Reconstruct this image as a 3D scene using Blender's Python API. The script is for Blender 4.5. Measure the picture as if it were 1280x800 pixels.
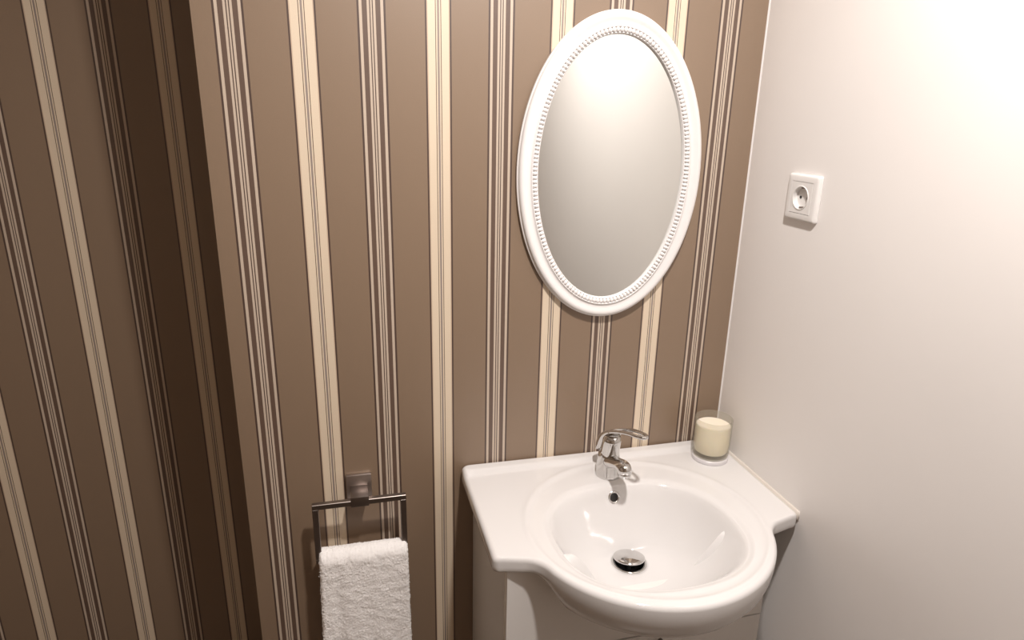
import bpy, bmesh, math, random
from mathutils import Vector, Matrix, noise

for o in list(bpy.data.objects):
    bpy.data.objects.remove(o)
SC = bpy.context.scene
C = SC.collection
PI = math.pi
random.seed(7)

# ------------------------------------------------------------------ camera, world, light, exposure
cam_d = bpy.data.cameras.new('camera')
cam_d.sensor_width = 36
cam_d.lens = 828.71 * 36 / 1280
cam_d.clip_start = 0.02
cam = bpy.data.objects.new('camera', cam_d)
C.objects.link(cam)
RT = Vector((0.96809468, -0.24972921, 0.02068837))
UP = Vector((0.05623405, 0.29696438, 0.95323129))
FW = Vector((0.2441934, 0.92165475, -0.30153292))
cam.matrix_world = Matrix(((RT.x, UP.x, -FW.x, -0.512237), (RT.y, UP.y, -FW.y, -1.207569),
                           (RT.z, UP.z, -FW.z, 1.562426), (0, 0, 0, 1)))
SC.camera = cam

world = bpy.data.worlds.new('world')
SC.world = world
world.use_nodes = True
world.node_tree.nodes['Background'].inputs[0].default_value = (0.9, 0.85, 0.8, 1)
world.node_tree.nodes['Background'].inputs[1].default_value = 0.02

CEIL = 2.34
LAMP = (-0.175, -0.80, CEIL - 0.012)
ld = bpy.data.lights.new('downlight_lamp', 'AREA')
ld.shape = 'DISK'
ld.size = 0.085
ld.energy = 24.5
ld.color = (1.0, 0.93, 0.885)
lamp = bpy.data.objects.new('downlight_lamp', ld)
C.objects.link(lamp)
lamp.location = LAMP

SC.view_settings.view_transform = 'Standard'
SC.view_settings.look = 'None'
SC.view_settings.gamma = 1
SC.view_settings.use_curve_mapping = False
SC.view_settings.exposure = 0.0
SC.cycles.max_bounces = 12
SC.cycles.diffuse_bounces = 6
SC.cycles.caustics_reflective = True
SC.cycles.caustics_refractive = False
SC.cycles.blur_glossy = 0.5
SC.cycles.sample_clamp_indirect = 0
SC.cycles.use_guiding = True
SC.cycles.use_denoising = True


# ------------------------------------------------------------------ helpers
def thing(name, label, cat, loc=(0, 0, 0), group=None):
    o = bpy.data.objects.new(name, None)
    C.objects.link(o)
    o.location = loc
    o.empty_display_size = 0.05
    o['label'] = label
    o['category'] = cat
    if group:
        o['group'] = group
    return o


def mesh_obj(name, bm, mat, parent=None, smooth=True, kind=None, angle=None):
    me = bpy.data.meshes.new(name)
    bmesh.ops.recalc_face_normals(bm, faces=bm.faces)
    bm.to_mesh(me)
    bm.free()
    if smooth:
        for p in me.polygons:
            p.use_smooth = True
        if angle is not None:
            me.set_sharp_from_angle(angle=math.radians(angle))
    me.materials.append(mat)
    o = bpy.data.objects.new(name, me)
    C.objects.link(o)
    if parent is not None:
        o.parent = parent                      # meshes are built in world metres
        o.location = -Vector(parent.location)
    if kind:
        o['kind'] = kind
    return o


def add_box(bm, lo, hi, bevel=0.0, seg=2):
    x0, y0, z0 = lo
    x1, y1, z1 = hi
    v = [bm.verts.new(p) for p in ((x0, y0, z0), (x1, y0, z0), (x1, y1, z0), (x0, y1, z0),
                                   (x0, y0, z1), (x1, y0, z1), (x1, y1, z1), (x0, y1, z1))]
    fs = [bm.faces.new([v[i] for i in q]) for q in
          ((0, 3, 2, 1), (4, 5, 6, 7), (0, 1, 5, 4), (1, 2, 6, 5), (2, 3, 7, 6), (3, 0, 4, 7))]
    if bevel > 0:
        es = list({e for f in fs for e in f.edges})
        bmesh.ops.bevel(bm, geom=es, offset=bevel, segments=seg, profile=0.5, affect='EDGES')


def add_lathe(bm, prof, center, axis=None, n=64, close=False):
    """prof: list of (radius, height) along the axis through center."""
    ax = Vector(axis).normalized() if axis else Vector((0, 0, 1))
    rot = Vector((0, 0, 1)).rotation_difference(ax).to_matrix()
    ctr = Vector(center)
    rings = []
    for r, h in prof:
        if r < 1e-6:
            rings.append([bm.verts.new(ctr + rot @ Vector((0, 0, h)))])
        else:
            rings.append([bm.verts.new(ctr + rot @ Vector((r * math.cos(2 * PI * k / n), r * math.sin(2 * PI * k / n), h)))
                          for k in range(n)])
    pairs = list(zip(rings, rings[1:]))
    if close:
        pairs.append((rings[-1], rings[0]))
    for a, b in pairs:
        if len(a) == 1 and len(b) == 1:
            continue
        for k in range(n):
            j = (k + 1) % n
            if len(a) == 1:
                bm.faces.new((a[0], b[k], b[j]))
            elif len(b) == 1:
                bm.faces.new((a[k], a[j], b[0]))
            else:
                bm.faces.new((a[k], a[j], b[j], b[k]))
    return rings


def add_loft(bm, rings, cap=True):
    rs = [[bm.verts.new(p) for p in r] for r in rings]
    n = len(rs[0])
    for a, b in zip(rs, rs[1:]):
        for k in range(n):
            j = (k + 1) % n
            bm.faces.new((a[k], a[j], b[j], b[k]))
    if cap:
        bm.faces.new(list(reversed(rs[0])))
        bm.faces.new(rs[-1])
    return rs


def smooth(a, b, x):
    t = min(1.0, max(0.0, (x - a) / (b - a)))
    return t * t * (3 - 2 * t)


def lerp(a, b, t):
    return a + (b - a) * t


# ------------------------------------------------------------------ materials
def new_mat(name, col=(0.8, 0.8, 0.8), rough=0.5, metal=0.0, spec=0.5, coat=0.0):
    m = bpy.data.materials.new(name)
    m.use_nodes = True
    b = m.node_tree.nodes['Principled BSDF']
    b.inputs['Base Color'].default_value = (*col, 1)
    b.inputs['Roughness'].default_value = rough
    b.inputs['Metallic'].default_value = metal
    b.inputs['Specular IOR Level'].default_value = spec
    b.inputs['Coat Weight'].default_value = coat
    return m, m.node_tree, b


def add_noise_bump(nt, b, scale, strength, dist=0.001, detail=3):
    tc = nt.nodes.new('ShaderNodeTexCoord')
    nz = nt.nodes.new('ShaderNodeTexNoise')
    nz.inputs['Scale'].default_value = scale
    nz.inputs['Detail'].default_value = detail
    bp = nt.nodes.new('ShaderNodeBump')
    bp.inputs['Strength'].default_value = strength
    bp.inputs['Distance'].default_value = dist
    nt.links.new(tc.outputs['Object'], nz.inputs['Vector'])
    nt.links.new(nz.outputs['Fac'], bp.inputs['Height'])
    nt.links.new(bp.outputs['Normal'], b.inputs['Normal'])
    return tc, nz


def add_tint_noise(nt, b, col, amount, scale, tc=None):
    tc = tc or nt.nodes.new('ShaderNodeTexCoord')
    nz = nt.nodes.new('ShaderNodeTexNoise')
    nz.inputs['Scale'].default_value = scale
    nz.inputs['Detail'].default_value = 4
    rp = nt.nodes.new('ShaderNodeValToRGB')
    rp.color_ramp.elements[0].position = 0.3
    rp.color_ramp.elements[1].position = 0.7
    rp.color_ramp.elements[0].color = (*[c * (1 - amount) for c in col], 1)
    rp.color_ramp.elements[1].color = (*[min(1, c * (1 + amount)) for c in col], 1)
    nt.links.new(tc.outputs['Object'], nz.inputs['Vector'])
    nt.links.new(nz.outputs['Fac'], rp.inputs['Fac'])
    nt.links.new(rp.outputs['Color'], b.inputs['Base Color'])


def wallpaper(name, x_dark, use_y):
    """Striped wallpaper; a narrow pinstripe band centred on x_dark and a cream band half a repeat on."""
    m, nt, b = new_mat(name, rough=0.44, spec=1.0)
    N, L = nt.nodes, nt.links
    tc = N.new('ShaderNodeTexCoord')
    sx = N.new('ShaderNodeSeparateXYZ')
    L.new(tc.outputs['Object'], sx.inputs[0])

    def M(op, a, bb=None):
        n = N.new('ShaderNodeMath')
        n.operation = op
        for i, v in enumerate((a, bb)):
            if v is None:
                continue
            if isinstance(v, (int, float)):
                n.inputs[i].default_value = v
            else:
                L.new(v, n.inputs[i])
        return n.outputs[0]
    s = sx.outputs['X']
    if use_y:
        s = M('SUBTRACT', s, sx.outputs['Y'])
    u = M('DIVIDE', M('SUBTRACT', s, x_dark), 0.22)
    u = M('SUBTRACT', M('FRACT', M('ADD', u, 20.5)), 0.5)
    d = M('MULTIPLY', M('ABSOLUTE', u), 2.0)
    rp = N.new('ShaderNodeValToRGB')
    cr = rp.color_ramp
    cr.interpolation = 'CONSTANT'
    base = (0.250, 0.175, 0.117)
    dark = (0.075, 0.044, 0.033)
    brown = (0.125, 0.078, 0.056)
    light = (0.58, 0.48, 0.385)
    cream = (0.76, 0.64, 0.49)
    soft = (0.60, 0.46, 0.34)
    grey = (0.30, 0.245, 0.215)
    stops = [(0, light), (0.009, dark), (0.024, light), (0.060, brown), (0.134, light), (0.176, dark), (0.208, base),
             (0.795, dark), (0.822, soft), (0.838, cream), (0.951, brown), (0.961, cream), (0.984, grey)]
    cr.elements[0].position = 0
    cr.elements[0].color = (*stops[0][1], 1)
    cr.elements[1].position = stops[1][0]
    cr.elements[1].color = (*stops[1][1], 1)
    for p, c in stops[2:]:
        e = cr.elements.new(p)
        e.color = (*c, 1)
    L.new(d, rp.inputs['Fac'])
    nz = N.new('ShaderNodeTexNoise')
    nz.inputs['Scale'].default_value = 700
    nz.inputs['Detail'].default_value = 2
    L.new(tc.outputs['Object'], nz.inputs['Vector'])
    gr = M('ADD', M('MULTIPLY', nz.outputs['Fac'], 0.16), 0.92)
    mx = N.new('ShaderNodeMix')
    mx.data_type = 'RGBA'
    mx.blend_type = 'MULTIPLY'
    mx.inputs['Factor'].default_value = 1
    L.new(rp.outputs['Color'], mx.inputs['A'])
    L.new(gr, mx.inputs['B'])
    L.new(mx.outputs['Result'], b.inputs['Base Color'])
    bp = N.new('ShaderNodeBump')
    bp.inputs['Strength'].default_value = 0.12
    bp.inputs['Distance'].default_value = 0.0006
    L.new(nz.outputs['Fac'], bp.inputs['Height'])
    L.new(bp.outputs['Normal'], b.inputs['Normal'])
    return m


M_PAPER = wallpaper('striped_wallpaper', -0.66196, True)
M_PAPER_ALCOVE = wallpaper('striped_wallpaper_alcove', -0.94585, False)
M_PAPER_LEFT = wallpaper('striped_wallpaper_left', -0.70, True)

M_WALL, nt, b = new_mat('white_wall_paint', (0.85, 0.825, 0.805), 0.45, spec=0.3)
tcw, _ = add_noise_bump(nt, b, 60, 0.05, 0.001)
add_tint_noise(nt, b, (0.85, 0.825, 0.805), 0.012, 3.0)
M_CEIL, nt, b = new_mat('ceiling_paint', (0.86, 0.85, 0.83), 0.7)
add_noise_bump(nt, b, 50, 0.05, 0.001)
M_FLOOR, nt, b = new_mat('floor_tile', (0.12, 0.092, 0.072), 0.35)
add_tint_noise(nt, b, (0.12, 0.092, 0.072), 0.1, 9.0)
M_CERAMIC, nt, b = new_mat('white_ceramic', (0.73, 0.72, 0.715), 0.07, spec=0.5)
add_tint_noise(nt, b, (0.73, 0.72, 0.715), 0.006, 6.0)
M_CABINET, nt, b = new_mat('white_lacquer', (0.80, 0.785, 0.765), 0.14, spec=0.45)
add_tint_noise(nt, b, (0.80, 0.785, 0.765), 0.006, 5.0)
M_CARCASS, nt, b = new_mat('white_melamine', (0.74, 0.725, 0.70), 0.4, spec=0.35)
add_tint_noise(nt, b, (0.74, 0.725, 0.70), 0.01, 6.0)
M_CHROME, nt, b = new_mat('polished_chrome', (0.64, 0.63, 0.62), 0.06, metal=1)
add_tint_noise(nt, b, (0.64, 0.63, 0.62), 0.02, 40)
M_NICKEL, nt, b = new_mat('brushed_nickel', (0.25, 0.215, 0.195), 0.36, metal=1)
add_noise_bump(nt, b, 900, 0.06, 0.0004)
M_SATIN, nt, b = new_mat('satin_nickel', (0.50, 0.44, 0.41), 0.42, metal=1)
add_noise_bump(nt, b, 900, 0.06, 0.0004)
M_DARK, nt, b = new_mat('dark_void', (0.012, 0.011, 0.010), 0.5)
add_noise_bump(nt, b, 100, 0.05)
M_FRAME, nt, b = new_mat('white_frame_lacquer', (0.85, 0.835, 0.83), 0.33, spec=0.4)
add_noise_bump(nt, b, 70, 0.03, 0.0006)
M_MIRROR, nt, b = new_mat('mirror_glass', (0.86, 0.875, 0.855), 0.0, metal=1)
add_tint_noise(nt, b, (0.86, 0.875, 0.855), 0.002, 2)
M_PLASTIC, nt, b = new_mat('white_plastic', (0.80, 0.785, 0.77), 0.3, spec=0.45)
add_noise_bump(nt, b, 300, 0.02, 0.0003)
M_WAX, nt, b = new_mat('cream_wax', (0.90, 0.82, 0.69), 0.5, spec=0.3)
b.inputs['Subsurface Weight'].default_value = 0.35
b.inputs['Subsurface Radius'].default_value = (0.02, 0.016, 0.009)
b.inputs['Subsurface Scale'].default_value = 0.5
add_noise_bump(nt, b, 60, 0.05, 0.001)
M_WICK, nt, b = new_mat('cotton_wick', (0.6, 0.55, 0.45), 0.9)
add_noise_bump(nt, b, 800, 0.3, 0.0005)
M_GLASS = bpy.data.materials.new('frosted_glass')          # thin satin glass: clear, a little milky, with a sheen
M_GLASS.use_nodes = True
nt = M_GLASS.node_tree
nt.nodes.clear()
n_out = nt.nodes.new('ShaderNodeOutputMaterial')
n_tr = nt.nodes.new('ShaderNodeBsdfTransparent')
n_tr.inputs['Color'].default_value = (0.975, 0.975, 0.95, 1)
n_df = nt.nodes.new('ShaderNodeBsdfTranslucent')
n_df.inputs['Color'].default_value = (0.82, 0.81, 0.74, 1)
n_d2 = nt.nodes.new('ShaderNodeBsdfDiffuse')
n_d2.inputs['Color'].default_value = (0.73, 0.72, 0.65, 1)
n_gl = nt.nodes.new('ShaderNodeBsdfGlossy')
n_gl.inputs['Roughness'].default_value = 0.18
n_lw = nt.nodes.new('ShaderNodeLayerWeight')
n_lw.inputs['Blend'].default_value = 0.5
n_pw = nt.nodes.new('ShaderNodeMath')
n_pw.operation = 'POWER'
n_pw.inputs[1].default_value = 4.0
nt.links.new(n_lw.outputs['Facing'], n_pw.inputs[0])
n_fr = nt.nodes.new('ShaderNodeMath')
n_fr.operation = 'MULTIPLY_ADD'
n_fr.inputs[1].default_value = 0.55
n_fr.inputs[2].default_value = 0.03
nt.links.new(n_pw.outputs[0], n_fr.inputs[0])
m_a, m_b, m_c = (nt.nodes.new('ShaderNodeMixShader') for _ in range(3))
m_a.inputs['Fac'].default_value = 0.5
nt.links.new(n_df.outputs[0], m_a.inputs[1])
nt.links.new(n_d2.outputs[0], m_a.inputs[2])
nzg = nt.nodes.new('ShaderNodeTexNoise')
nzg.inputs['Scale'].default_value = 90
mrg = nt.nodes.new('ShaderNodeMapRange')
mrg.inputs['To Min'].default_value = 0.12
mrg.inputs['To Max'].default_value = 0.18
nt.links.new(nzg.outputs['Fac'], mrg.inputs['Value'])
nt.links.new(mrg.outputs['Result'], m_b.inputs['Fac'])
nt.links.new(n_tr.outputs[0], m_b.inputs[1])
nt.links.new(m_a.outputs[0], m_b.inputs[2])
nt.links.new(n_fr.outputs[0], m_c.inputs['Fac'])
nt.links.new(m_b.outputs[0], m_c.inputs[1])
nt.links.new(n_gl.outputs[0], m_c.inputs[2])
nt.links.new(m_c.outputs[0], n_out.inputs['Surface'])
M_COASTER, nt, b = new_mat('pale_coaster', (0.74, 0.72, 0.74), 0.3)
add_noise_bump(nt, b, 90, 0.03, 0.0005)
M_SEAL, nt, b = new_mat('silicone_seal', (0.77, 0.72, 0.66), 0.45)
add_noise_bump(nt, b, 200, 0.1, 0.0006)
M_TOWEL, nt, b = new_mat('white_terry', (0.95, 0.935, 0.925), 0.95, spec=0.1)
b.inputs['Sheen Weight'].default_value = 0.25
add_noise_bump(nt, b, 480, 0.3, 0.0016, detail=5)

# ------------------------------------------------------------------ room shell
XR, XB, DA = 0.297, -0.716, 0.373       # right wall, left edge of the boxed-out wall, depth of the alcove
XL, YR = -1.60, -2.05


def structure(name, lo, hi, mat):
    bm = bmesh.new()
    add_box(bm, lo, hi)
    o = mesh_obj(name, bm, mat, smooth=False)
    o['kind'] = 'structure'
    return o


structure('wall_back', (XB, 0, 0), (XR, DA + 0.1, CEIL), M_PAPER)
structure('wall_alcove', (XL - 0.1, DA, 0), (XB, DA + 0.1, CEIL), M_PAPER_ALCOVE)
structure('wall_right', (XR, YR - 0.1, 0), (XR + 0.1, DA + 0.1, CEIL), M_WALL)
structure('wall_left', (XL - 0.1, YR - 0.1, 0), (XL, DA, CEIL), M_PAPER_LEFT)
structure('wall_front', (XL, YR - 0.1, 0), (XR, YR, CEIL), M_PAPER_LEFT)
structure('floor', (XL - 0.1, YR - 0.1, -0.08), (XR + 0.1, DA + 0.1, 0), M_FLOOR)
structure('ceiling', (XL - 0.1, YR - 0.1, CEIL), (XR + 0.1, DA + 0.1, CEIL + 0.08), M_CEIL)
# thin painted filler bead down the corner of the two walls
bm = bmesh.new()
add_loft(bm, [[Vector((XR - 0.0022, 0, z)), Vector((XR - 0.0014, -0.0016, z)), Vector((XR, -0.0024, z)), Vector((XR, 0, z))]
              for z in (0.0, CEIL)])
t = mesh_obj('trim_1', bm, M_FRAME, smooth=False)
t['kind'] = 'structure'

# ceiling downlight that holds the lamp
bm = bmesh.new()
add_lathe(bm, [(0.046, 0.0), (0.052, -0.003), (0.058, -0.003), (0.060, 0.0)], (LAMP[0], LAMP[1], CEIL - 0.0005), n=48, close=True)
dl = thing('ceiling_downlight', 'round recessed downlight set in the white ceiling', 'light', (LAMP[0], LAMP[1], CEIL))
mesh_obj('trim_ring', bm, M_PLASTIC, dl)

# ------------------------------------------------------------------ washbasin
ZD = 0.85
CX, CY = -0.003, -0.215                     # centre of the waste


def basin_outline():
    pts = []

    def arc(cx, cy, r, a0, a1, n):
        for k in range(n + 1):
            a = math.radians(lerp(a0, a1, k / n))
            pts.append((cx + r * math.cos(a), cy + r * math.sin(a)))
    hw, yb = 0.2955, -0.0015
    n = 40
    for k in range(n):                                  # right half of the back edge
        pts.append((lerp(0, hw - 0.02, k / n), yb))
    arc(hw - 0.012, yb - 0.012, 0.012, 90, 0, 8)
    for k in range(1, 30):
        pts.append((hw, lerp(yb - 0.012, -0.288, k / 30)))
    arc(hw - 0.012, -0.291, 0.012, 0, -85, 8)
    for k in range(1, 10):
        pts.append((lerp(hw - 0.013, 0.247, k / 10), lerp(-0.303, -0.3125, k / 10)))
    p0, p1, p2 = Vector((0.247, -0.3125)), Vector((0.2215, -0.317)), Vector((0.2085, -0.352))
    for k in range(13):
        t_ = k / 12
        q = p0 * (1 - t_) ** 2 + p1 * 2 * t_ * (1 - t_) + p2 * t_ * t_
        pts.append((q.x, q.y))
    a0 = math.degrees(math.atan2(-0.352 + 0.25, 0.2085))
    n = 60
    for k in range(1, n):
        a = math.radians(lerp(a0, -90, k / n))
        pts.append((0.232 * math.cos(a), -0.25 + 0.232 * math.sin(a)))
    right = pts[:]
    left = [(-x, y) for x, y in reversed(right) if x > 1e-6]
    return right + [(0.0, -0.482)] + left


def bowl_radius(th):
    """distance from the waste to the bowl's rim: a superellipse about (0,-.279)"""
    c, s = math.cos(th), math.sin(th)
    lo, hi = 0.0, 0.4
    for _ in range(40):
        r = (lo + hi) / 2
        x, y = CX + r * c + 0.006, CY + r * s + 0.2775
        v = abs(x / 0.173) ** 2.35 + abs(y / 0.1535) ** 2.35
        if v < 1:
            lo = r
        else:
            hi = r
    return lo


def ridge_d(x, y):
    """signed distance-like measure from the raised oval line on the deck"""
    u = math.hypot(x / 0.219, (y + 0.255) / 0.211)
    return (u - 1) * 0.215


def deck_z(x, y):
    z = ZD
    z += 0.0085 * smooth(-0.040, -0.026, y)             # upstand along the wall
    d = ridge_d(x, y)
    z += 0.0016 * math.exp(-(d / 0.0055) ** 2)
    z -= 0.0018 * (1 - smooth(-0.016, 0.0, d))
    return z


ZF = 0.729                                # bowl floor
RD = 0.034                                # waste opening


def bowl_z(u, th, zr):
    back = 0.5 + 0.5 * math.sin(th)                      # 1 towards the wall
    p = lerp(2.5, 1.35, smooth(0.35, 1.0, back))
    H = zr - ZF
    raw = H * 1.03 * (u ** p)
    # smooth minimum with the rim height rounds the lip
    k = 0.022
    h = max(k - abs(raw - H), 0) / k
    return ZF + min(raw, H) - h * h * k * 0.25


def surface_z(x, y):
    r, th = math.hypot(x - CX, y - CY), math.atan2(y - CY, x - CX)
    rb = bowl_radius(th)
    if r >= rb:
        return deck_z(x, y)
    zr = deck_z(CX + rb * math.cos(th), CY + rb * math.sin(th))
    return bowl_z(max(0, (r - RD) / (rb - RD)), th, zr)


basin = thing('washbasin', 'white glossy ceramic washbasin with a rounded bowl on the vanity cabinet', 'sink', (0, -0.2, ZD))
bm = bmesh.new()
rows = []
for (ox, oy) in basin_outline():
    th = math.atan2(oy - CY, ox - CX)
    ro = math.hypot(ox - CX, oy - CY)
    c, s = math.cos(th), math.sin(th)
    rb = bowl_radius(th)
    zr = deck_z(CX + rb * c, CY + rb * s)
    col = [(CX + RD * c, CY + RD * s, ZF - 0.010), (CX + RD * c, CY + RD * s, ZF - 0.002)]
    NB = 30
    for k in range(NB):
        u = k / NB
        r = lerp(RD, rb, u)
        col.append((CX + r * c, CY + r * s, bowl_z(u, th, zr)))
    e = 0.009
    # true inward distance of the edge rounding along this ray
    ND = 34
    re = ro - e
    z_lip = bowl_z(1.0, th, zr)
    for k in range(ND + 1):
        r = lerp(rb, re, k / ND)
        x, y = CX + r * c, CY + r * s
        z = deck_z(x, y)
        z = lerp(z_lip, z, smooth(0, 0.012, r - rb))
        col.append((x, y, z))
    zt = deck_z(CX + re * c, CY + re * s)
    for k in range(1, 7):
        a = k / 6 * PI / 2
        r = re + e * math.sin(a)
        col.append((CX + r * c, CY + r * s, zt - e * (1 - math.cos(a))))
    w = smooth(-0.318, -0.375, oy) if oy < -0.318 else 0.0
    deck_rows = [(0.0, 0.832), (0.0, 0.826), (0.002, 0.8225), (0.006, 0.821), (0.03, 0.821), (0.06, 0.821), (0.09, 0.821)]
    bowl_rows = [(0.0005, 0.827), (0.0025, 0.811), (0.0075, 0.795), (0.0175, 0.779), (0.038, 0.762), (0.080, 0.744), (0.15, 0.726)]
    for (d0, z0), (d1, z1) in zip(deck_rows, bowl_rows):
        d, z = lerp(d0, d1, w), lerp(z0, z1, w)
        r = max(ro - d, 0.05)
        col.append((CX + r * c, CY + r * s, z))
    rows.append([bm.verts.new(p) for p in col])
n = len(rows)
for i in range(n):
    a, b_ = rows[i], rows[(i + 1) % n]
    for k in range(len(a) - 1):
        bm.faces.new((a[k], a[k + 1], b_[k + 1], b_[k]))
mesh_obj('basin', bm, M_CERAMIC, basin)

# waste: flange, dark throat, tilted pop-up cap
bm = bmesh.new()
add_lathe(bm, [(0.0345, -0.008), (0.0345, 0.0015), (0.033, 0.0032), (0.0295, 0.0026), (0.0285, 0.0005), (0.0285, -0.009)], (CX, CY, ZF - 0.001), n=56)
dr = mesh_obj('drain_ring', bm, M_CHROME, basin)
dr['label'] = 'chrome ring around the drain'
bm = bmesh.new()
add_lathe(bm, [(0.0285, 0.0), (0.0285, -0.03), (0.0, -0.03)], (CX, CY, ZF - 0.003), n=40)
mesh_obj('drain_throat', bm, M_DARK, basin)
bm = bmesh.new()
tilt = Vector((0.04, 0.16, 1)).normalized()
add_lathe(bm, [(0, 0.0062), (0.006, 0.0060), (0.013, 0.0052), (0.021, 0.0036), (0.0275, 0.0016), (0.0302, 0.0), (0.0308, -0.0015),
               (0.0300, -0.0030), (0.026, -0.0045), (0.012, -0.006), (0.009, -0.008), (0.008, -0.024), (0, -0.024)],
          (CX - 0.001, CY, ZF + 0.0128), axis=tilt, n=64)
dc = mesh_obj('drain_cap', bm, M_CHROME, basin)
dc['label'] = 'domed chrome pop-up drain cap'

# overflow hole on the back of the bowl
oxp = -0.0075
best = None
for k in range(400):
    yy = lerp(-0.128, -0.185, k / 399)
    zz = surface_z(oxp, yy)
    if best is None or abs(zz - 0.8235) < best[0]:
        best = (abs(zz - 0.8235), yy, zz)
oy_, oz_ = best[1], best[2]
nrm = Vector((0, surface_z(oxp, oy_ + 0.002) - surface_z(oxp, oy_ - 0.002), -0.004)).normalized() * -1
nrm = Vector((0, -nrm.y if nrm.y > 0 else nrm.y, abs(nrm.z))).normalized()
bm = bmesh.new()
add_lathe(bm, [(0.0125, -0.002), (0.0125, 0.0010), (0.0118, 0.0022), (0.0098, 0.0026), (0.0084, 0.0014), (0.0080, -0.003)], (oxp, oy_, oz_), axis=nrm, n=40)
ov = mesh_obj('overflow_ring', bm, M_CHROME, basin)
ov['label'] = 'chrome ring of the overflow hole'
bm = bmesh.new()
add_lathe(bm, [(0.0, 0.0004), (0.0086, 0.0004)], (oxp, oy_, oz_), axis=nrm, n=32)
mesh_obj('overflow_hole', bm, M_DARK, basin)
# silicone bead along the right wall
bm = bmesh.new()
prof = []
for k in range(41):
    y = lerp(-0.004, -0.300, k / 40)
    j = 0.0009 * noise.noise((y * 60, 2.0, 0))
    zt = deck_z(0.285, y) - 0.002
    w_ = 0.0034 + j
    prof.append([Vector((XR, y, zt + 0.006 + j)), Vector((XR - w_ * 0.55, y, zt + 0.0036)), Vector((XR - w_, y, zt + 0.0012)),
                 Vector((XR - w_, y, zt - 0.012)), Vector((XR, y, zt - 0.016))])
add_loft(bm, prof)
sb = mesh_obj('silicone_seal', bm, M_SEAL, basin)
sb['label'] = 'beige silicone bead against the white wall'

# ------------------------------------------------------------------ mixer tap
TX, TY = -0.002, -0.086
TZ = surface_z(TX, TY)
tap = thing('mixer_tap', 'chrome single-lever mixer tap on the back rim of the washbasin', 'tap', (TX, TY, TZ))


def oval(cx, cy, cz, rx, ry, tiltx=0.0, n=40):
    """ring in a plane tilted about X"""
    out = []
    for k in range(n):
        a = 2 * PI * k / n
        x, y = rx * math.cos(a), ry * math.sin(a)
        out.append(Vector((cx + x, cy + y * math.cos(tiltx), cz + y * math.sin(tiltx))))
    return out


bm = bmesh.new()
tz = lambda h: TZ + h
add_loft(bm, [oval(TX, TY, tz(-0.003), 0.0255, 0.0255), oval(TX, TY, tz(0.001), 0.0262, 0.0262), oval(TX, TY, tz(0.006), 0.0256, 0.0256),
              oval(TX, TY + 0.001, tz(0.016), 0.0250, 0.0255), oval(TX, TY + 0.002, tz(0.028), 0.0240, 0.0250, -0.08),
              oval(TX, TY + 0.003, tz(0.040), 0.0220, 0.0240, -0.16), oval(TX, TY + 0.004, tz(0.049), 0.0212, 0.0230, -0.22),
              oval(TX, TY + 0.004, tz(0.053), 0.0195, 0.0212, -0.24), oval(TX, TY + 0.004, tz(0.054), 0.012, 0.013, -0.24)])
mesh_obj('tap_body', bm, M_CHROME, tap)
# spout
bm = bmesh.new()
path = [(0.000, 0.034, 0.0190, 0.0150), (0.020, 0.038, 0.0180, 0.0140), (0.036, 0.0445, 0.0162, 0.0126), (0.050, 0.0500, 0.0150, 0.0120),
        (0.062, 0.0540, 0.0150, 0.0126), (0.070, 0.0545, 0.0150, 0.0128)]
rings = []
for i, (s_, h_, rx, rz) in enumerate(path):
    j0, j1 = path[max(0, i - 1)], path[min(len(path) - 1, i + 1)]
    dy, dz = -(j1[0] - j0[0]), j1[1] - j0[1]
    l_ = math.hypot(dy, dz)
    ny, nz_ = -dz / l_, dy / l_
    rings.append([Vector((TX + rx * math.cos(2 * PI * k / 32), TY - s_ + ny * rz * math.sin(2 * PI * k / 32) * -1, tz(h_) - nz_ * rz * math.sin(2 * PI * k / 32)))
                  for k in range(32)])
# turn the end of the spout downwards
for a_, s_, h_, rr in ((25, 0.0765, 0.0530, 0.0146), (50, 0.0805, 0.0495, 0.0140), (75, 0.0810, 0.0455, 0.0132)):
    ar = math.radians(a_)
    dy, dz = -math.cos(ar), -math.sin(ar)
    ny, nz_ = -dz, dy
    rings.append([Vector((TX + rr * math.cos(2 * PI * k / 32), TY - s_ + 0.004 - ny * rr * math.sin(2 * PI * k / 32), tz(h_) - nz_ * rr * math.sin(2 * PI * k / 32)))
                  for k in range(32)])
add_loft(bm, rings)
mesh_obj('spout', bm, M_CHROME, tap)
bm = bmesh.new()
add_lathe(bm, [(0.0, 0.004), (0.0122, 0.004), (0.0126, 0.0), (0.0122, -0.0045), (0.0105, -0.0052), (0.0098, -0.003), (0.0, -0.003)],
          (TX, TY - 0.0775, tz(0.0445)), axis=(0, 0.16, 1), n=36)
mesh_obj('aerator', bm, M_CHROME, tap)
# neck below the lever
bm = bmesh.new()
nax = Vector((0, -0.20, 1)).normalized()
add_lathe(bm, [(0.0, -0.012), (0.0192, -0.012), (0.0196, 0.0), (0.0190, 0.003), (0.0188, 0.022), (0.0188, 0.030), (0.016, 0.040), (0.0, 0.042)],
          (TX, TY - 0.001, tz(0.054)), axis=nax, n=48)
mesh_obj('neck', bm, M_CHROME, tap)
# lever: an arched blade, open in the middle towards the tip
lev = thing('tmp', '', '')
bpy.data.objects.remove(lev)
P0, P1, P2, P3 = Vector((TX, TY + 0.0295, tz(0.046))), Vector((TX, TY + 0.018, tz(0.096))), Vector((TX + 0.010, TY - 0.036, tz(0.125))), Vector((TX + 0.029, TY - 0.097, tz(0.1285)))


def lever_c(t_):
    return P0 * (1 - t_) ** 3 + P1 * 3 * t_ * (1 - t_) ** 2 + P2 * 3 * t_ * t_ * (1 - t_) + P3 * t_ ** 3


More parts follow.
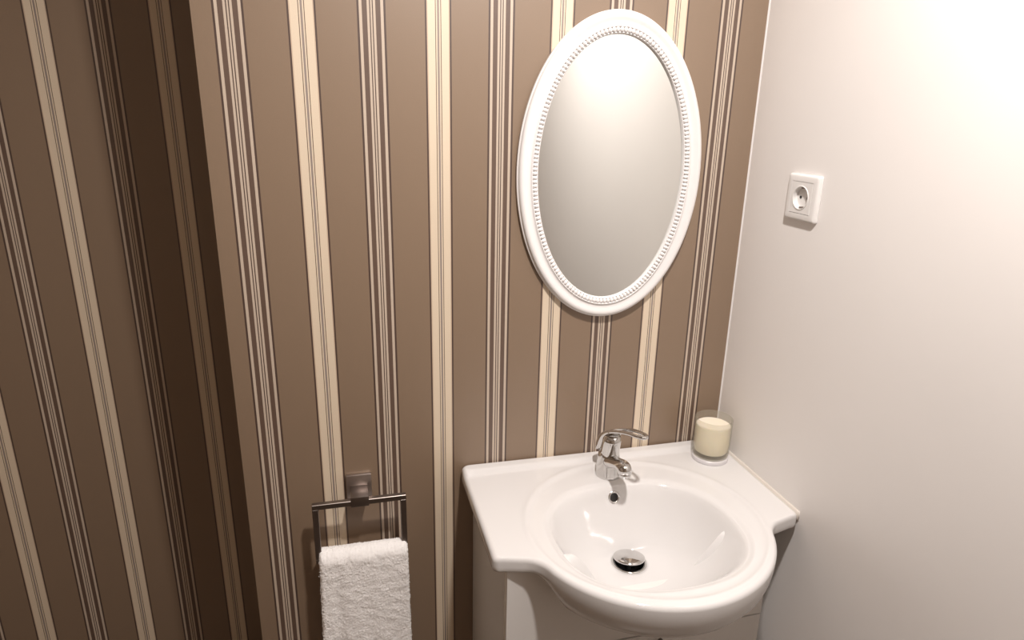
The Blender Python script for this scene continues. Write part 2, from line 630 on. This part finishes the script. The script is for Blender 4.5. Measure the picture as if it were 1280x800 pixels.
def lever_fr(t_):
    d = (lever_c(min(1, t_ + 0.01)) - lever_c(max(0, t_ - 0.01))).normalized()
    sd = Vector((1, 0, 0))
    sd = (sd - d * sd.dot(d)).normalized()
    return d, sd, sd.cross(d)


def lever_w(t_):
    return lerp(0.0190, 0.0222, smooth(0, 0.35, t_)) * (1 - 0.35 * smooth(0.45, 0.9, t_)) * math.sqrt(max(0.0, 1 - max(0, (t_ - 0.86) / 0.14) ** 2) + 0.02)


bm = bmesh.new()
rings = []
for k in range(29):                                   # solid rear half
    t_ = 0.55 * k / 28
    ctr = lever_c(t_)
    d, sd, up = lever_fr(t_)
    w_, h_ = lever_w(t_), lerp(0.0150, 0.0052, smooth(0, 0.6, t_)) * (0.35 + 0.65 * smooth(0, 0.08, t_))
    rings.append([ctr + sd * (w_ * math.cos(2 * PI * j / 28)) + up * (h_ * math.copysign(abs(math.sin(2 * PI * j / 28)) ** 0.8, math.sin(2 * PI * j / 28))) for j in range(28)])
add_loft(bm, rings)
# loop: rail up one side, round the tip and back
loop = []
for k in range(25):
    t_ = lerp(0.49, 0.985, k / 24)
    loop.append((t_, 1))
loop2 = [(t_, -1) for t_, _ in reversed(loop)]
pts = []
for t_, sg in loop + loop2:
    d, sd, up = lever_fr(t_)
    pts.append((lever_c(t_) + sd * sg * max(0.0, lever_w(t_) - 0.0035), up))
rings = []
for i, (p, up) in enumerate(pts):
    d = (pts[min(i + 1, len(pts) - 1)][0] - pts[max(i - 1, 0)][0]).normalized()
    sd = d.cross(up).normalized()
    rings.append([p + sd * 0.0038 * math.cos(2 * PI * j / 14) + up * 0.0038 * math.sin(2 * PI * j / 14) for j in range(14)])
add_loft(bm, rings)
mesh_obj('lever_handle', bm, M_CHROME, tap)

# ------------------------------------------------------------------ vanity cabinet
cab = thing('vanity_cabinet', 'white glossy vanity cabinet with drawers under the washbasin', 'cabinet', (0, -0.15, 0))
CL, CR_, CF = -0.270, 0.246, -0.300
for x0, x1, lb in ((CL, CL + 0.017, 1), (CR_ - 0.017, CR_, 2)):
    bm = bmesh.new()
    add_box(bm, (x0, CF + 0.019, 0.11), (x1, -0.002, 0.8205), 0.0008, 1)
    mesh_obj('side_panel', bm, M_CARCASS, cab, smooth=False)
bm = bmesh.new()
add_box(bm, (CL + 0.017, CF + 0.019, 0.11), (CR_ - 0.017, -0.002, 0.127))
mesh_obj('bottom_panel', bm, M_CARCASS, cab, smooth=False)
bm = bmesh.new()
add_box(bm, (CL + 0.017, -0.010, 0.127), (CR_ - 0.017, -0.002, 0.8205))
mesh_obj('back_panel', bm, M_CARCASS, cab, smooth=False)


def front_panel(name, z0, ztop, parent):
    """door leaf whose top edge follows ztop(x)"""
    bm = bmesh.new()
    N_ = 48
    cols = []
    for k in range(N_ + 1):
        x = lerp(CL, CR_, k / N_)
        zt = ztop(x)
        cols.append([bm.verts.new((x, CF, z0)), bm.verts.new((x, CF, zt)), bm.verts.new((x, CF + 0.018, zt)), bm.verts.new((x, CF + 0.018, z0))])
    for a, b_ in zip(cols, cols[1:]):
        for k in range(4):
            j = (k + 1) % 4
            bm.faces.new((a[k], a[j], b_[j], b_[k]))
    bm.faces.new(cols[0])
    bm.faces.new(list(reversed(cols[-1])))
    bmesh.ops.bevel(bm, geom=[e_ for e_ in bm.edges if len(e_.link_faces) == 2 and e_.calc_face_angle(0) > 1.2], offset=0.0012, segments=2, affect='EDGES')
    return mesh_obj(name, bm, M_CABINET, parent, angle=30)


def cut_top(x):
    return 0.8185 - 0.085 * (1 - smooth(0.10, 0.235, abs(x)))


front_panel('drawer', 0.632, cut_top, cab)
d2 = front_panel('drawer', 0.372, lambda x: 0.6285, cab)
d3 = front_panel('drawer', 0.112, lambda x: 0.3685, cab)
for d_, zz in ((d2, 0.612), (d3, 0.352)):
    bm = bmesh.new()
    rings = []
    for k in range(21):
        a = PI * k / 20
        p = Vector((-0.052 * math.cos(a) - 0.02, CF - 0.022 * math.sin(a) ** 0.7 - 0.0, zz + 0.0))
        a2 = a + 0.01
        rings.append((p, 0.0045))
    out = []
    for i, (p, r) in enumerate(rings):
        q = (rings[min(i + 1, 20)][0] - rings[max(i - 1, 0)][0]).normalized()
        sd = q.cross(Vector((0, 0, 1))).normalized()
        out.append([p + sd * r * math.cos(2 * PI * j / 12) + Vector((0, 0, 1)) * r * math.sin(2 * PI * j / 12) for j in range(12)])
    add_loft(bm, out)
    h = mesh_obj('handle', bm, M_NICKEL, d_)
    h.location = (0, 0, 0)
for x in (CL + 0.03, CR_ - 0.03):
    for y in (-0.27, -0.035):
        bm = bmesh.new()
        add_lathe(bm, [(0, 0), (0.016, 0), (0.016, 0.004), (0.019, 0.1095), (0, 0.1095)], (x, y, 0.0005), n=24)
        mesh_obj('leg', bm, M_NICKEL, cab)

# ------------------------------------------------------------------ oval mirror
MX, MZ, MA, MB_ = -0.0045, 1.4525, 0.1875, 0.2855
mir = thing('oval_mirror', 'oval mirror in a white beaded frame on the striped wall', 'mirror', (MX, 0, MZ))


def ell(d, h, n=160):
    return [Vector((MX + (MA - d) * math.cos(2 * PI * k / n), -h, MZ + (MB_ - d) * math.sin(2 * PI * k / n))) for k in range(n)]


bm = bmesh.new()
prof = [(0.004, 0.0005), (0.0012, 0.001), (0.0, 0.004), (0.0004, 0.0085), (0.0030, 0.0100), (0.0034, 0.0128), (0.0050, 0.0152), (0.0080, 0.0168), (0.0110, 0.0170),
        (0.0140, 0.0162), (0.0175, 0.0146), (0.021, 0.0134), (0.0245, 0.0132), (0.0262, 0.0140), (0.0272, 0.0156), (0.0284, 0.0160), (0.0294, 0.0152),
        (0.0298, 0.0120), (0.0372, 0.0115), (0.0380, 0.0128), (0.0392, 0.0130), (0.0402, 0.0118), (0.0406, 0.0045), (0.030, 0.0008)]
rs = [ell(d, h) for d, h in prof]
rv = [[bm.verts.new(p) for p in r] for r in rs]
for a, b_ in zip(rv, rv[1:] + rv[:1]):
    for k in range(160):
        j = (k + 1) % 160
        bm.faces.new((a[k], a[j], b_[j], b_[k]))
mesh_obj('mirror_frame', bm, M_FRAME, mir, angle=50)
# row of beads, evenly spaced along the oval
a_, b2 = MA - 0.0336, MB_ - 0.0336
NS = 4000
cum, pl = [0.0], []
for k in range(NS + 1):
    q = 2 * PI * k / NS
    pl.append((a_ * math.cos(q), b2 * math.sin(q)))
    if k:
        cum.append(cum[-1] + math.dist(pl[k], pl[k - 1]))
NBEAD = 172
bm = bmesh.new()
i = 0
for k in range(NBEAD):
    want = cum[-1] * k / NBEAD
    while cum[i] < want:
        i += 1
    x, z = pl[i]
    nx, nz_ = x / a_ ** 2, z / b2 ** 2
    bmesh.ops.create_uvsphere(bm, u_segments=12, v_segments=8, radius=0.0037,
                              matrix=Matrix.Translation((MX + x, -0.0128, MZ + z)) @ Matrix.Rotation(-math.atan2(nz_, nx), 4, 'Y') @ Matrix.Diagonal((1.38, 1.25, 1.0, 1)))
mesh_obj('beading', bm, M_FRAME, mir, kind='stuff')
bm = bmesh.new()
g1, g2, g3 = ell(0.039, 0.0050), ell(0.0405, 0.0066), ell(0.0415, 0.0068)
gv = [[bm.verts.new(p) for p in r] for r in (g1, g2, g3)]
for a, b_ in zip(gv, gv[1:]):
    for k in range(160):
        j = (k + 1) % 160
        bm.faces.new((a[k], a[j], b_[j], b_[k]))
bm.faces.new(gv[-1])
mesh_obj('mirror_glass', bm, M_MIRROR, mir, smooth=False)

# ------------------------------------------------------------------ wall socket on the right wall
SY, SZ = -0.1805, 1.4240
sock = thing('wall_socket', 'white square power socket on the white wall', 'socket', (XR, SY, SZ))


def sq_ring(hw, hh, dep, n=8, r=0.004, cham=0.0):
    out = []
    for cx, cy, a0 in ((hw - r, hh - r, 0), (-hw + r, hh - r, 90), (-hw + r, -hh + r, 180), (hw - r, -hh + r, 270)):
        for k in range(n + 1):
            a = math.radians(a0 + 90 * k / n)
            out.append(Vector((XR - dep, SY + cx + r * math.cos(a), SZ + cy + r * math.sin(a))))
    return out


bm = bmesh.new()
rings = [sq_ring(0.0415, 0.0410, 0.0003), sq_ring(0.0415, 0.0410, 0.0030), sq_ring(0.0408, 0.0403, 0.0062), sq_ring(0.0396, 0.0392, 0.0082),
         sq_ring(0.0370, 0.0367, 0.0092), sq_ring(0.0285, 0.0282, 0.0090, r=0.002), sq_ring(0.0280, 0.0277, 0.0065, r=0.002)]
rv = [[bm.verts.new(p) for p in r] for r in rings]
for a, b_ in zip(rv, rv[1:]):
    for k in range(len(a)):
        j = (k + 1) % len(a)
        bm.faces.new((a[k], a[j], b_[j], b_[k]))
mesh_obj('cover_frame', bm, M_PLASTIC, sock, angle=40)
# centre plate with the round well
bm = bmesh.new()
NQ = 72


def sq_pt(a, h):
    c, s = math.cos(a), math.sin(a)
    m_ = max(abs(c), abs(s))
    return Vector((0, h * c / m_, h * s / m_))


rows_ = []
for k in range(NQ):
    a = 2 * PI * k / NQ
    o_ = Vector((XR, SY, SZ))
    q = [o_ + Vector((-0.0065, 0, 0)) + sq_pt(a, 0.0276), o_ + Vector((-0.0093, 0, 0)) + sq_pt(a, 0.0273)]
    for rr, dd in ((0.0216, 0.0094), (0.0208, 0.0104), (0.0199, 0.0104), (0.0194, 0.0096), (0.0190, 0.0012), (0.0, 0.0012)):
        q.append(o_ + Vector((-dd, rr * math.cos(a), rr * math.sin(a))))
    rows_.append(q)
cv = bm.verts.new(rows_[0][-1])
vs = [[bm.verts.new(p) for p in q[:-1]] for q in rows_]
for k in range(NQ):
    a, b_ = vs[k], vs[(k + 1) % NQ]
    for j in range(len(a) - 1):
        bm.faces.new((a[j], a[j + 1], b_[j + 1], b_[j]))
    bm.faces.new((a[-1], cv, b_[-1]))
face = mesh_obj('socket_face', bm, M_PLASTIC, sock, angle=40)
for sg in (-1, 1):
    bm = bmesh.new()
    add_lathe(bm, [(0.0, 0.0006), (0.0027, 0.0006), (0.0027, 0.0)], (XR - 0.0013, SY + sg * 0.0095, SZ), axis=(-1, 0, 0), n=20)
    mesh_obj('pin_hole', bm, M_DARK, sock)
    bm = bmesh.new()
    zc = SZ + sg * 0.0172
    add_box(bm, (XR - 0.0088, SY - 0.0022, zc - 0.0010), (XR - 0.0013, SY + 0.0022, zc + 0.0018), 0.0005, 1)
    mesh_obj('earth_clip', bm, M_NICKEL, sock, smooth=False)

# ------------------------------------------------------------------ candle in a glass
KX, KY = 0.2405, -0.0720
KZ = max(deck_z(KX + 0.036 * math.cos(a), KY + 0.036 * math.sin(a)) for a in [k * PI / 8 for k in range(16)])
KZ = 0.8502 if KZ > 0.8515 else KZ
coaster = thing('coaster', 'pale round coaster under the candle glass in the basin corner', 'coaster', (KX, KY, KZ))
bm = bmesh.new()
add_lathe(bm, [(0, 0), (0.0375, 0), (0.0385, 0.001), (0.0385, 0.0075), (0.0375, 0.0085), (0, 0.0085)], (KX, KY, KZ), n=64)
mesh_obj('disc', bm, M_COASTER, coaster, angle=40)
K2 = KZ + 0.0087
candle = thing('candle', 'cream candle in a frosted glass jar in the basin corner by the white wall', 'candle', (KX, KY, K2))
bm = bmesh.new()
add_lathe(bm, [(0, 0), (0.0335, 0), (0.0362, 0.002), (0.0375, 0.006), (0.0385, 0.012), (0.0392, 0.030), (0.0392, 0.0855), (0.0386, 0.0868), (0.0374, 0.0868), (0.0368, 0.0855),
               (0.0368, 0.030), (0.0358, 0.014), (0.034, 0.0110), (0, 0.0110)], (KX, KY, K2), n=72)
mesh_obj('glass_jar', bm, M_GLASS, candle, angle=60)
bm = bmesh.new()
add_lathe(bm, [(0, 0.0114), (0.0335, 0.0114), (0.0352, 0.0145), (0.0362, 0.030), (0.0362, 0.0700), (0.0345, 0.0712), (0.0315, 0.0706), (0.020, 0.0698), (0, 0.0695)], (KX, KY, K2), n=64)
mesh_obj('wax', bm, M_WAX, candle, angle=60)

# ------------------------------------------------------------------ towel ring and towel
RXC, RY = -0.5040, -0.047
ZT, ZB, RW, BT = 0.8350, 0.7130, 0.0895, 0.0055
ring = thing('towel_ring', 'square brushed metal towel ring on the striped wall', 'towel ring', (RXC, 0, 0.84))
bm = bmesh.new()
add_box(bm, (-0.5275, -0.0095, 0.8150), (-0.4785, -0.0004, 0.8650), 0.0012, 2)
mesh_obj('wall_plate', bm, M_SATIN, ring, angle=30)
bm = bmesh.new()
add_box(bm, (-0.5205, RY - 0.0068, 0.8215), (-0.4865, -0.0090, 0.8425), 0.0008, 2)
mesh_obj('post', bm, M_NICKEL, ring, angle=30)
bm = bmesh.new()
for lo, hi in (((RXC - RW, RY - BT, ZT - 2 * BT), (RXC + RW, RY + BT, ZT)),
               ((RXC - RW, RY - BT, ZB - 2 * BT), (RXC + RW, RY + BT, ZB)),
               ((RXC - RW, RY - BT, ZB - 0.001), (RXC - RW + 0.0115, RY + BT, ZT - 2 * BT + 0.001)),
               ((RXC + RW - 0.0115, RY - BT, ZB - 0.001), (RXC + RW, RY + BT, ZT - 2 * BT + 0.001))):
    add_box(bm, lo, hi, 0.0008, 1)
mesh_obj('ring_frame', bm, M_NICKEL, ring, angle=30)

# terry hand towel over the lower bar: a folded U, dense and fuzzy
towel_y, towel_z = RY, ZB - BT
R_IN, R_OUT = 0.0085, 0.0225
path = []                                              # (y, z, ny, nz) outer surface, front bottom -> over -> back bottom
Z_F, Z_B = 0.395, 0.43


def seg(p0, p1, nrm_, step):
    L_ = math.dist(p0, p1)
    k = max(1, int(L_ / step))
    return [(lerp(p0[0], p1[0], j / k), lerp(p0[1], p1[1], j / k), *nrm_) for j in range(k)]


ST = 0.0017
path += seg((towel_y - R_OUT, Z_F), (towel_y - R_OUT, towel_z), (-1, 0), ST)
for k in range(26):
    a = PI - PI * k / 26
    path.append((towel_y + R_OUT * math.cos(a), towel_z + R_OUT * math.sin(a), math.cos(a), math.sin(a)))
path += seg((towel_y + R_OUT, towel_z), (towel_y + R_OUT, Z_B), (1, 0), 0.004)
path += seg((towel_y + R_OUT, Z_B), (towel_y + R_IN, Z_B), (0, -1), 0.004)
path += seg((towel_y + R_IN, Z_B), (towel_y + R_IN, towel_z), (-1, 0), 0.006)
for k in range(10):
    a = PI * k / 10
    path.append((towel_y + R_IN * math.cos(a), towel_z + R_IN * math.sin(a), -math.cos(a), -math.sin(a)))
path += seg((towel_y - R_IN, towel_z), (towel_y - R_IN, Z_F), (1, 0), 0.006)
path += seg((towel_y - R_IN, Z_F), (towel_y - R_OUT, Z_F), (0, -1), 0.004)
NXT = 100
T0, T1 = -0.5850, -0.4155
inner_c = Vector((0, 0))


def towel_vert(k, i, inset):
    y, z, ny, nz_ = path[i]
    f = k / NXT
    drop = max(0.0, towel_z - z)
    x0, x1 = T0 - 0.022 * drop - 0.002, T1 + 0.010 * drop
    x = lerp(x0, x1, f)
    # rounded side edges: pull the skin towards the middle of the layer
    mid = (R_IN + R_OUT) / 2
    if z > towel_z - 1e-6 and abs(ny * ny + nz_ * nz_ - 1) < 1e-3:
        r = math.hypot(y - towel_y, z - towel_z)
        s_ = mid / r
        my, mz = towel_y + (y - towel_y) * s_, towel_z + (z - towel_z) * s_
    else:
        my, mz = towel_y + math.copysign(mid, y - towel_y), z
    e_ = min(f, 1 - f) * (x1 - x0)
    q = 1.0
    if e_ < 0.007:
        q = math.sqrt(max(0.0, 1 - (1 - e_ / 0.007) ** 2))
    y, z = lerp(my, y, q), lerp(mz, z, q)
    p = Vector((x, y, z))
    outer = (ny < -0.5 and y < towel_y) or nz_ > 0.1 or (ny > 0.5 and y > towel_y)
    if outer:
        # soft folds of the cloth, then the pile
        fold = 0.0035 * math.exp(-((x + 0.552 + 0.03 * drop) / 0.012) ** 2) * smooth(0.01, 0.12, drop)
        wav = 0.0014 * noise.noise((x * 18, z * 12, 3.1)) + 0.0012 * noise.noise((x * 55, z * 70, 9.0))
        pile = 0.0009 * noise.noise((x * 230, z * 330, y * 260)) + 0.0012 * noise.noise((x * 520, z * 600, y * 500))
        dsp = wav + pile - fold * (1 if ny < -0.5 else 0)
        p += Vector((0, ny, nz_)) * dsp
    ed = smooth(0.008, 0, e_)
    if ed > 0:
        p.x += ed * 0.0022 * noise.noise((y * 300, z * 300, 40 + 10 * f)) + ed * 0.0014 * noise.noise((y * 700, z * 700, 5.0))
    return p


bm = bmesh.new()
n = len(path)
vr = [[bm.verts.new(towel_vert(k, i, 0)) for i in range(n)] for k in range(NXT + 1)]
for a, b_ in zip(vr, vr[1:]):
    for i in range(n):
        j = (i + 1) % n
        bm.faces.new((a[i], a[j], b_[j], b_[i]))
# short pile loops standing off the front and the fold
for q in range(48000):
    f = random.random()
    i = random.randrange(0, int((towel_z - Z_F) / ST) + 22)
    p = towel_vert(f * NXT, i, 0)
    y, z, ny, nz_ = path[i]
    d = Vector((random.gauss(0, 0.55), ny + random.gauss(0, 0.4), nz_ - 0.35 + random.gauss(0, 0.5))).normalized()
    if min(f, 1 - f) < 0.02:
        d.x += (-0.9 if f < 0.5 else 0.9)
        d.normalize()
    sd = d.cross(Vector((random.gauss(0, 1), random.gauss(0, 1), random.gauss(0, 1)))).normalized() * 0.00035
    ln = random.uniform(0.0008, 0.0021)
    base_ = p - d * 0.0006
    v1, v2, v3, v4 = bm.verts.new(base_ - sd), bm.verts.new(base_ + sd), bm.verts.new(base_ + d * ln + sd * 0.7), bm.verts.new(base_ + d * ln - sd * 0.7)
    bm.faces.new((v1, v2, v3, v4))
me = bpy.data.meshes.new('hand_towel')
bm.to_mesh(me)
bm.free()
for p_ in me.polygons:
    p_.use_smooth = True
me.materials.append(M_TOWEL)
tw = bpy.data.objects.new('hand_towel', me)
C.objects.link(tw)
tw['label'] = 'white terry hand towel hanging on the square towel ring'
tw['category'] = 'towel'
